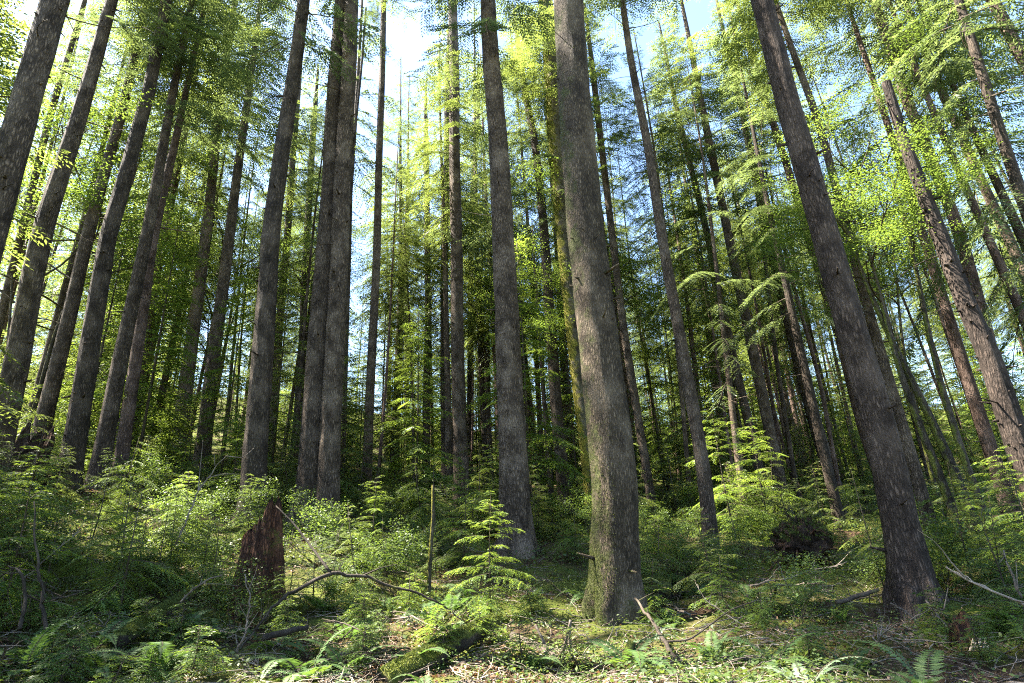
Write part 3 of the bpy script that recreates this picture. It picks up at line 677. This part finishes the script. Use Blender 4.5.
FRP = frond_mesh(.8, .1, 'fern_pale', 30, .6)
FRB = frond_mesh(.65, .14, 'fern_light', 26, .45)
def fern(x, y, n, sc, label, group=None, meshes=FR, azs=None, name='sword_fern'):
    t = thing(name, label, 'fern', (x, y, float(terrain(x, y)) - .02), group); a = random.random() * 6
    for k in range(n):
        o = link('frond', random.choice(meshes), t); a += 6.28 / n + random.gauss(0, .2)
        o.rotation_euler = (random.gauss(0, .18), random.gauss(-.15, .22), azs[k] if azs else a); s = sc * random.uniform(.7, 1.15); o.scale = (s, s, s)
    return t
FG = 'dark green sword fern in the low undergrowth'
for x, y, d, az in scatter(52, (7.2, 13), (-45, 45), .5):
    fern(x, y, random.randint(7, 10), random.uniform(.55, .95), FG, 'sword ferns on the forest floor', meshes=FR + [FRB])
def fern_at(px, py, n, sc, label, **k):
    B = hit(px, py); return fern(B[0], B[1], n, sc, label, **k)
for q, (px, py, lab) in enumerate([(30, 668, 'deep green fern in the darkest bottom left corner'), (95, 650, 'spreading shaded fern right of the bottom left corner fern'), (150, 672, 'low fern at the bottom edge left of the pale broken twigs'),
                                   (300, 676, 'vivid green fern at the bottom edge below the arching branch'), (345, 672, 'wide green fern at the bottom edge left of the mossy log'), (215, 640, 'shaded fern beneath the pale broken twigs')]):
    fern_at(px, py, 9, 1.0, lab)
fern_at(292, 622, 5, .75, 'light green fern with tiered fronds under the arching branch', meshes=[FRB])
fern_at(345, 628, 5, .8, 'fresh yellow green fern lit by sun beside the arching branch', meshes=[FRB])
fern_at(808, 690, 4, .95, 'pale silvery fern with arching fronds at the bottom edge', meshes=[FRP], azs=[.25, 2.4, -.35, 1.3])
fern_at(668, 628, 6, .8, 'flat fronded fern spreading at the right foot of the massive trunk', meshes=[FRB])
fern_at(655, 645, 4, .7, 'small grey green fern in front of the massive trunk', meshes=[FRP])

# low leafy ground cover, leaf litter and twigs: nobody could count these
def ring_points(n, dr, azr=(-47, 47), pw=1.4):
    d = dr[0] + (dr[1] - dr[0]) * rng.random(n) ** pw; az = np.radians(rng.uniform(*azr, n))
    return d * np.sin(az), d * np.cos(az)
def patch(x, y, s, ph):
    return .5 + .25 * (np.sin(x * s + ph + 1.3 * np.sin(y * s * .7)) + np.sin(y * s * 1.2 - ph + 1.1 * np.sin(x * s * .8)))
mb = MB()
cx, cyy = ring_points(9500, (6.3, 32)); keep = rng.random(len(cx)) < np.clip(patch(cx, cyy, .9, 1.) * 1.6 - .25, .08, 1) * np.where(np.hypot(cx, cyy) < 9.5, .85, 1); cx, cyy = cx[keep], cyy[keep]
for x, y in zip(cx, cyy):
    d = math.hypot(x, y); n = int(rng.uniform(8, 22)); h = rng.uniform(.05, .4) * (1.3 if d > 10.5 else .6); sz = rng.uniform(.03, .06) * (1 if d < 14 else 1.6)
    P = np.stack([x + rng.normal(0, .14, n), y + rng.normal(0, .14, n), np.zeros(n)], 1); P[:, 2] = terrain(P[:, 0], P[:, 1]) + rng.random(n) ** .7 * h
    L = sz * rng.uniform(.7, 1.4, n)
    mb.leaves(P, rng.normal(0, 1, (n, 3)) * np.array([1, 1, .3]), np.array([0, 0, 1.]) + rng.normal(0, .4, (n, 3)), L, L * .55, 0, tint=np.clip(rng.normal(rng.uniform(.25, .75), .2, n), 0, 1))
tag(mb.obj('ground_cover', M['cover']), 'low leafy plants carpeting the forest floor', 'ground cover', kind='stuff')
mb = MB()
x, y = ring_points(80000, (6.2, 24), pw=1.6)
keep = rng.random(len(x)) < np.clip(patch(x, y, 1.1, 2.6) * 2.2 - .9, .06, 1); x, y = x[keep], y[keep]; n = len(x)
P = np.stack([x, y, terrain(x, y) + rng.uniform(.004, .05, n)], 1); L = rng.uniform(.025, .075, n)
mb.leaves(P, rng.normal(0, 1, (n, 3)) * np.array([1, 1, .3]), np.array([0, 0, 1.]) + rng.normal(0, .45, (n, 3)), L, L * rng.uniform(.4, .9, n), 0, fold=.25)
tag(mb.obj('leaf_litter', M['litter']), 'dry pinkish brown fallen leaves on the ground', 'leaf litter', kind='stuff')
mb = MB()
x, y = ring_points(2800, (6.2, 20), pw=1.6)
for a, b in zip(x, y):
    az = rng.random() * 6.28; ln = rng.uniform(.15, .9); s = np.linspace(-.5, .5, 5)
    P = np.stack([a + math.cos(az) * s * ln, b + math.sin(az) * s * ln, 0 * s], 1); P[:, 2] = terrain(P[:, 0], P[:, 1]) + .015 + rng.uniform(0, .12) * (s + .5) + .02 * rng.random(5)
    P[:, :2] += rng.normal(0, .02, (5, 2)); r = rng.uniform(.003, .011); mb.tube(P, np.linspace(r, r * .5, 5), 4, 0)
tag(mb.obj('twig_litter', M['wood_dead']), 'dry fallen twigs scattered over the ground', 'twigs', kind='stuff')

# ------------------------------------------------------------------ logs, stumps and branches
def at(px, py, d):
    r = ray(px, py); n = unit(np.array([r[0], r[1], 0])); return CAM + r * (d / (r @ n))
def gd(px, py):
    B = hit(px, py); return math.hypot(B[0], B[1])
def stick(name, label, cat, pts, radii, mat, subs=(), sides=7, lump=.08, seed=1.):
    """pts: (px, py, distance)."""
    P = np.array([at(*p) for p in pts]); base = P[0].copy()
    L = np.linspace(0, 1, len(P)); u = np.linspace(0, 1, 5 * len(P))
    Q = np.stack([np.interp(u, L, P[:, c]) for c in range(3)], 1)
    for _ in range(3): Q[1:-1] = (Q[:-2] + 2 * Q[1:-1] + Q[2:]) / 4
    nq = len(Q); k_ = rng.normal(0, 1, Q.shape); k_ = (k_ + np.roll(k_, 1, 0) + np.roll(k_, -1, 0)) / 3; Ls = np.linalg.norm(P[-1] - P[0])
    if cat in ('branch', 'stick', 'stem'): Q += k_ * min(.03, .018 * Ls)
    rr = np.interp(u, np.linspace(0, 1, len(radii)), radii)
    mb = MB(); mb.tube(Q - base, rr, sides, 0, lump=lump, seed=seed)
    for sp, srad in subs:
        S = np.array([at(*p) for p in sp]) - base; us = np.linspace(0, 1, 4 * len(S)); S2 = np.stack([np.interp(us, np.linspace(0, 1, len(S)), S[:, c]) for c in range(3)], 1)
        S2[1:-1] = (S2[:-2] + 2 * S2[1:-1] + S2[2:]) / 4
        mb.tube(S2, np.linspace(srad, srad * .35, len(S2)), 5, 0)
    if cat in ('branch', 'stem'):
        for _ in range(7):
            a_ = rng.integers(1, nq - 1); d_ = unit(rng.normal(0, 1, 3) + np.array([0, 0, .4])); l_ = rng.uniform(.08, .4) * min(1, Ls); ss = np.linspace(0, 1, 5)
            q_ = Q[a_] - base + d_ * (ss * l_)[:, None] + rng.normal(0, .012, (5, 3)) * ss[:, None]; mb.tube(q_, np.linspace(.009, .002, 5), 4, 0)
    o = mb.obj(name, M[mat]); o.location = base
    return tag(o, label, cat)
dl = gd(440, 668)
stick('fallen_log', 'moss topped fallen log slanting up towards the right at the bottom', 'log', [(385, 684, dl - .5), (440, 652, dl), (470, 634, dl + .4), (494, 622, dl + .9)], [.17, .15, .13, .11], 'log_moss', sides=18)
stick('fallen_log', 'dark damp log lying just right of the moss topped log', 'log', [(430, 680, dl + .2), (478, 656, dl + .7), (512, 640, dl + 1.2)], [.13, .13, .1], 'log_moss', sides=16, seed=3)
stick('fallen_branch', 'dark bent branch on the ground right of the mossy logs', 'branch', [(513, 638, 9.2), (545, 652, 8.7), (575, 668, 8.2), (596, 690, 7.7)], [.055, .06, .06, .07], 'wood_dark', subs=[([(560, 661, 8.4), (566, 640, 8.4), (570, 622, 8.4)], .03), ([(535, 648, 8.9), (548, 660, 8.6), (530, 676, 8.2)], .03)])
stick('broken_stake', 'short mossy broken stake upright at the bottom edge', 'stake', [(618, 692, 7.7), (626, 662, 7.8), (632, 641, 7.85)], [.075, .07, .05], 'log_moss', sides=10)
stick('fallen_branch', 'thin dark dead branch leaning at the foot of the massive trunk', 'branch', [(637, 598, 9.6), (650, 620, 9.0), (664, 642, 8.5), (684, 672, 8.0)], [.016, .022, .028, .034], 'wood_dark', subs=[([(664, 642, 8.5), (690, 640, 8.5), (730, 610, 8.8), (757, 600, 9)], .017)])
stick('dry_stick', 'pale upright dry stick left of the mossy stake', 'stick', [(571, 664, 8.6), (569, 640, 8.6), (571, 620, 8.6)], [.03, .027, .02], 'wood_dead')
stick('dry_stick', 'short slanted dry stick near the dark bent branch', 'stick', [(548, 650, 8.9), (541, 637, 8.9), (535, 625, 8.95)], [.022, .02, .018], 'wood_dead')
stick('arching_branch', 'long arching dead branch bridging the hollow at the left', 'branch', [(252, 632, 9.3), (270, 608, 9.4), (292, 590, 9.5), (330, 572, 9.6), (362, 576, 9.7), (410, 590, 9.8), (440, 604, 9.9), (464, 622, 10)], [.014, .02, .026, .03, .024, .02, .014, .008], 'wood_dark',
      subs=[([(330, 572, 9.6), (312, 548, 9.9), (294, 524, 10.2), (276, 506, 10.4)], .024), ([(362, 576, 9.7), (380, 568, 9.6), (398, 564, 9.6)], .014)])
stick('fallen_branch', 'dark straight branch lying under the arching branch', 'branch', [(262, 638, 8.9), (285, 632, 9.0), (308, 627, 9.1)], [.04, .045, .03], 'wood_dark')
stick('dead_branch', 'bleached forked dead branch reaching up in front of the dark left trunks', 'branch', [(176, 545, 12), (192, 505, 12), (207, 478, 12), (226, 456, 12)], [.016, .014, .012, .006], 'wood_dead',
      subs=[([(207, 478, 12), (222, 474, 12), (238, 474, 12)], .013), ([(226, 456, 12), (243, 458, 12), (254, 448, 12)], .011), ([(215, 466, 12), (214, 452, 12)], .008), ([(192, 505, 12), (180, 490, 12)], .009), ([(198, 492, 12), (201, 460, 12.2), (203, 440, 12.3)], .009)])
stick('dead_branch', 'thin pale broken twig in the dark left undergrowth', 'branch', [(180, 602, 9.6), (195, 588, 9.6), (207, 579, 9.6), (222, 576, 9.6)], [.012, .014, .012, .007], 'wood_dead', subs=[([(201, 584, 9.6), (220, 584, 9.7), (240, 586, 9.8)], .007)])
stick('dead_branch', 'tangled pale twig standing below the rotten red stump', 'branch', [(238, 655, 8.6), (248, 620, 8.8), (250, 600, 8.9), (245, 576, 9)], [.014, .013, .01, .006], 'wood_dead', subs=[([(248, 620, 8.8), (240, 606, 8.8)], .007), ([(245, 632, 8.7), (258, 612, 8.7)], .008)])
for lab, pts in (('dark crooked bare stem on the left behind the shaded ferns', [(20, 630, 9.6), (26, 595, 9.8), (22, 572, 9.8), (8, 566, 9.9)]), ('upright bare stem rising out of the sunlit litter on the left', [(45, 632, 9.6), (46, 590, 9.8), (38, 570, 9.8), (32, 500, 10)])):
    stick('bare_stem', lab, 'stem', pts, [.025, .02, .015, .008], 'wood_dark', subs=[([pts[1], (pts[1][0] + 18, pts[1][1] + 8, 9.9), (pts[1][0] + 30, pts[1][1] + 4, 9.9)], .013)])
dm = gd(430, 602)
stick('dead_pole', 'thin mossy dead pole standing upright among bright saplings', 'pole', [(428, 604, dm), (430, 560, dm), (433, 520, dm), (433, 485, dm)], [.05, .042, .038, .03], 'bark_moss', sides=10)
stick('tree_stub', 'small pale broken stub at the foot of the slim sunlit trunk', 'stub', [(465, 512, 22), (465, 480, 22), (465, 457, 22)], [.17, .16, .15], 'bark', sides=12)
ds = gd(918, 615)
for lab, pts, subs in (('pale dead twig fan leaning against the shaded right trunk', [(918, 622, 9.9), (905, 611, 9.9), (890, 603, 9.9)], [([(905, 611, 9.9), (912, 611, 9.9)], .008), ([(904, 610, 9.9), (905, 622, 9.9)], .008)]),
                       ('long pale dead twigs beside the right foot of the shaded trunk', [(955, 638, 9.6), (940, 618, 9.7), (926, 600, 9.8)], [([(926, 600, 9.8), (935, 620, 9.7), (940, 634, 9.6)], .011), ([(944, 610, 9.7), (948, 588, 9.7)], .01)]),
                       ('two thin pale sticks crossing near the right edge', [(1022, 598, 9.8), (1012, 575, 9.9), (1003, 550, 10)], [([(1018, 592, 9.8), (1016, 562, 9.9)], .01)])):
    stick('dead_branch', lab, 'branch', pts, [.015, .013, .008], 'wood_dead', subs=subs)
dk = gd(660, 604)
stick('fallen_log', 'heavy dark log lying behind the foot of the massive trunk', 'log', [(535, 596, dk + .5), (590, 592, dk + .5), (640, 590, dk + .4), (672, 592, dk + .3)], [.22, .27, .29, .25], 'log_moss', sides=18)
stick('fallen_log', 'slim fallen trunk in shade left of the dead pole', 'log', [(120, 640, 9.3), (165, 610, 10.2), (195, 590, 11)], [.1, .1, .09], 'log_moss', sides=12)
stick('fallen_branch', 'dark stick lying across the sunlit litter by the shaded right trunk', 'branch', [(835, 602, 10.3), (858, 596, 10.4), (878, 589, 10.5)], [.03, .035, .025], 'wood_dark')

def stump(name, label, px, py, hpx, wpx, mat, d, top='peak', lean=0.):
    B = at(px, py, d); x, y = B[0], B[1]; z = float(terrain(x, y)); dep = (B - CAM) @ FWD
    h = hpx * dep / F * 1.06; r = wpx / 2 * dep / F
    n = 44; ang = np.linspace(0, 6.283, n, endpoint=False); rings = 22; mb = MB(); V = []
    jag = np.array([rng.uniform(.45, 1) for _ in range(n)]); jag = (jag + np.roll(jag, 1)) / 2
    if top == 'peak': jag = (np.roll(jag, 1) + jag + np.roll(jag, -1)) / 3; jag = (.7 + .3 * jag) * (1 - .12 * rng.random(n) ** 2) * (.62 + .38 * np.exp(-(((np.arange(n) / n + .5) % 1) - .5) ** 2 * 14))
    fib = 1 + rng.normal(0, .07, n)
    for k in range(rings):
        u = k / (rings - 1); zz = u * jag * h
        rr = r * (1.28 - .55 * u + .3 * np.exp(-u * 9)) * (1 + .13 * np.sin(ang * 5 + 1) + .09 * np.sin(ang * 9 + u * 4) + rng.normal(0, .02, n)) * fib
        V.append(np.stack([rr * np.cos(ang) + lean * u * h, rr * np.sin(ang), zz - .15 * (1 - u)], 1))
    for k, f in enumerate((.82, .55, .02)):
        V.append(np.stack([r * .7 * f * np.cos(ang) + lean * h, r * .7 * f * np.sin(ang), jag * h * (.88, .6, .5)[k]], 1))
    V = np.array(V); m = len(V); i = np.arange(m - 1)[:, None] * n; j = np.arange(n)[None]; j2 = (j + 1) % n
    mb.add(V, np.stack([i + j, i + j2, i + n + j2, i + n + j], -1))
    for q in range(7):   # roots
        a = q * .9 + rng.random() * .4; s = np.linspace(0, 1, 5); ln = r * rng.uniform(.9, 1.8)
        Pq = np.stack([np.cos(a) * (r * .8 + s * ln), np.sin(a) * (r * .8 + s * ln), 0 * s], 1); Pq[:, 2] = terrain(Pq[:, 0] + x, Pq[:, 1] + y) - z + .28 * r * (1 - s) ** 1.5 - .03
        mb.tube(Pq, np.linspace(r * .28, r * .06, 5), 7, 0)
    o = mb.obj(name, M[mat]); o.location = (x, y, z); TREE_BASES.append((x, y, r)); return tag(o, label, 'stump')
stump('rotten_stump', 'rotten red brown stump with a peaked top on the left', 256, 595, 118, 40, 'rot', 11.3)
stump('burnt_stump', 'blackened stump leaning among the left hand trunks', 33, 425, 66, 30, 'soil', 21, lean=.12, top='flat')
st = stump('split_stump', 'small splintered stump with fresh pale wood, right of the shaded trunk', 960, 628, 34, 22, 'rot', 9.6)
mb = MB()
for q in range(9):
    a = rng.uniform(-.5, .5); s = np.linspace(0, 1, 4); mb.tube(np.stack([.03 * q - .1 + s * .1 * a, -.2 - .06 * s + .02 * (q % 3), .0 + s * rng.uniform(.06, .16)], 1), [.02, .02, .014, .004], 5, 0)
mb.obj('splinter', M['fresh'], st)

# upturned root mass
B = at(808, 566, 15.5); x, y = B[0], B[1]; z = float(terrain(x, y))
t = thing('root_mass', 'upturned dark root mass with dangling roots right of centre', 'root mass', (x, y, z))
mb = MB(); n, m = 60, 36; th = np.linspace(0, 6.283, n, endpoint=False); ph = np.linspace(.02, math.pi - .02, m)
rr = 1 + .14 * np.sin(th[None] * 4 + ph[:, None] * 3) + .1 * np.sin(th[None] * 9 + ph[:, None] * 7) + rng.normal(0, .05, (m, n))
rr = rr * .68 + .07 * np.sin(th[None] * 17 + 3 * np.sin(ph[:, None] * 9)) * np.sin(ph[:, None] * 15) + .06 * np.sin(th[None] * 7 - ph[:, None] * 13)
V = np.stack([.85 * rr * np.sin(ph)[:, None] * np.cos(th), .55 * rr * np.sin(ph)[:, None] * np.sin(th), .65 + .72 * rr * np.cos(ph)[:, None] * np.ones(n)], -1)
i = np.arange(m - 1)[:, None] * n; j = np.arange(n)[None]; j2 = (j + 1) % n
mb.add(V, np.stack([i + j, i + n + j, i + n + j2, i + j2], -1)); CLUMP = mb.obj('soil_clump', M['soil'], t)
for q in range(14):
    a = rng.uniform(-1, 1); s = np.linspace(0, 1, 7); mb = MB()
    p0 = np.array([a * .5 - .15, -.3, rng.uniform(.2, .95)]); d = np.array([a * .9 - .3, -.6, rng.uniform(-.5, .7)]); Pq = p0 + d * (s * rng.uniform(.4, .9))[:, None]; Pq[:, 2] -= .35 * s ** 2; Pq += rng.normal(0, .025, Pq.shape)
    mb.tube(Pq, np.linspace(.03, .005, 7), 5, 0); mb.obj('root', M['rot'], t)

# dead branches tangled over the near forest floor
DB = []
for k in range(6):
    mb = MB(); ln = rng.uniform(1.0, 2.3); n = 10; Pq = np.zeros((n, 3)); d = np.array([1., 0, rng.uniform(0, .25)])
    for q in range(1, n):
        d = unit(d + rng.normal(0, .2, 3) * np.array([1, 1, .6])); Pq[q] = Pq[q - 1] + d * ln / n
    r0 = rng.uniform(.012, .026); mb.tube(Pq, np.linspace(r0, r0 * .35, n), 6, 0, lump=.1)
    for _ in range(8):
        a = rng.integers(2, n - 1); d2 = unit(d * .6 + rng.normal(0, .6, 3)); l2 = rng.uniform(.15, .6); ss = np.linspace(0, 1, 6)
        q2 = Pq[a] + d2 * (ss * l2)[:, None] + rng.normal(0, .02, (6, 3)) * ss[:, None]; mb.tube(q2, np.linspace(r0 * .5, .0015, 6), 4, 0)
    DB.append(mb.mesh('fallen_branch', [M['wood_dead'] if k % 2 else M['wood_dark']]))
for n_, (x, y, d, az) in enumerate(scatter(60, (7.2, 13.5), (-46, 46), .35)):
    o = link('fallen_branch', DB[n_ % 6]); o.location = (x, y, float(terrain(x, y)) + .03); o.rotation_euler = (random.random() * 6, random.gauss(-.12, .22), random.random() * 6.28)
    s_ = random.uniform(.6, 1.15); o.scale = (s_, s_, s_); tag(o, 'dead twiggy branch lying tangled on the forest floor', 'branch', 'dead branches on the forest floor')

# raised moss on the logs and on the foot of the massive trunk
def moss_tufts(o, parent, n, mask, size=.022):
    me = o.data; c = np.zeros(len(me.polygons) * 3); me.polygons.foreach_get('center', c); c = c.reshape(-1, 3)
    nn = np.zeros(len(c) * 3); me.polygons.foreach_get('normal', nn); nn = nn.reshape(-1, 3); ar = np.zeros(len(c)); me.polygons.foreach_get('area', ar)
    wgt = ar * mask(c, nn); wgt = np.maximum(wgt, 0)
    if wgt.sum() <= 0: return
    pick = rng.choice(len(c), n, p=wgt / wgt.sum())
    vs = np.array([v.co for v in me.vertices]); lp = np.array([list(me.polygons[i].vertices) for i in pick])
    u, v = rng.random(n)[:, None], rng.random(n)[:, None]; Q = vs[lp]
    P = (Q[:, 0] * (1 - u) + Q[:, 1] * u) * (1 - v) + (Q[:, 3] * (1 - u) + Q[:, 2] * u) * v
    cl = patch(P[:, 0] + P[:, 2] * .7, P[:, 1] - P[:, 2] * .5, 6, 1.) + .3 * rng.random(n); k = cl > .42; P = P[k]; N_ = nn[pick][k]; m = len(P)
    L = size * rng.uniform(.6, 1.5, m); mb = MB()
    mb.leaves(P - N_ * .004, N_ * .8 + rng.normal(0, .6, (m, 3)), rng.normal(0, 1, (m, 3)), L, L * .6, 0)
    mb.obj('moss', M['moss'], parent)
for o in list(COL.objects):
    if o.name.startswith('fallen_log'):
        moss_tufts(o, o, 9000, lambda c, nn: np.clip(nn[:, 2] - .05, 0, 1))
    if o.name.startswith('conifer_tree') and o.get('label', '').startswith('massive old'):
        t_ = [c for c in o.children if c.name.startswith('trunk')][0]
        moss_tufts(t_, o, 16000, lambda c, nn: np.clip(-nn[:, 0] * 1.1 - .25 * nn[:, 1] + .05, 0, 1) * np.clip(1.15 - c[:, 2] / 3.2, .03, 1) + .25 * np.clip(.5 - c[:, 2], 0, 1), .018)
    if o.name.startswith('conifer_tree') and o.get('label', '').startswith('pale trunk thick'):
        t_ = [c for c in o.children if c.name.startswith('trunk')][0]
        moss_tufts(t_, o, 12000, lambda c, nn: np.clip(-nn[:, 0] - .2 * nn[:, 1], 0, 1) * np.clip((c[:, 2] - 8) / 6, .05, 1), .06)

moss_tufts(CLUMP, CLUMP, 5000, lambda c, nn: np.clip(nn[:, 2] + .1, 0, 1) * (c[:, 2] > .75), .05)

for o in list(COL.objects):
    if o.name.startswith('rotten_stump'):
        moss_tufts(o, o, 5000, lambda c, nn: np.clip(.9 - c[:, 2], .02, 1) * .6 + np.clip(nn[:, 2], 0, 1) * .25, .03)
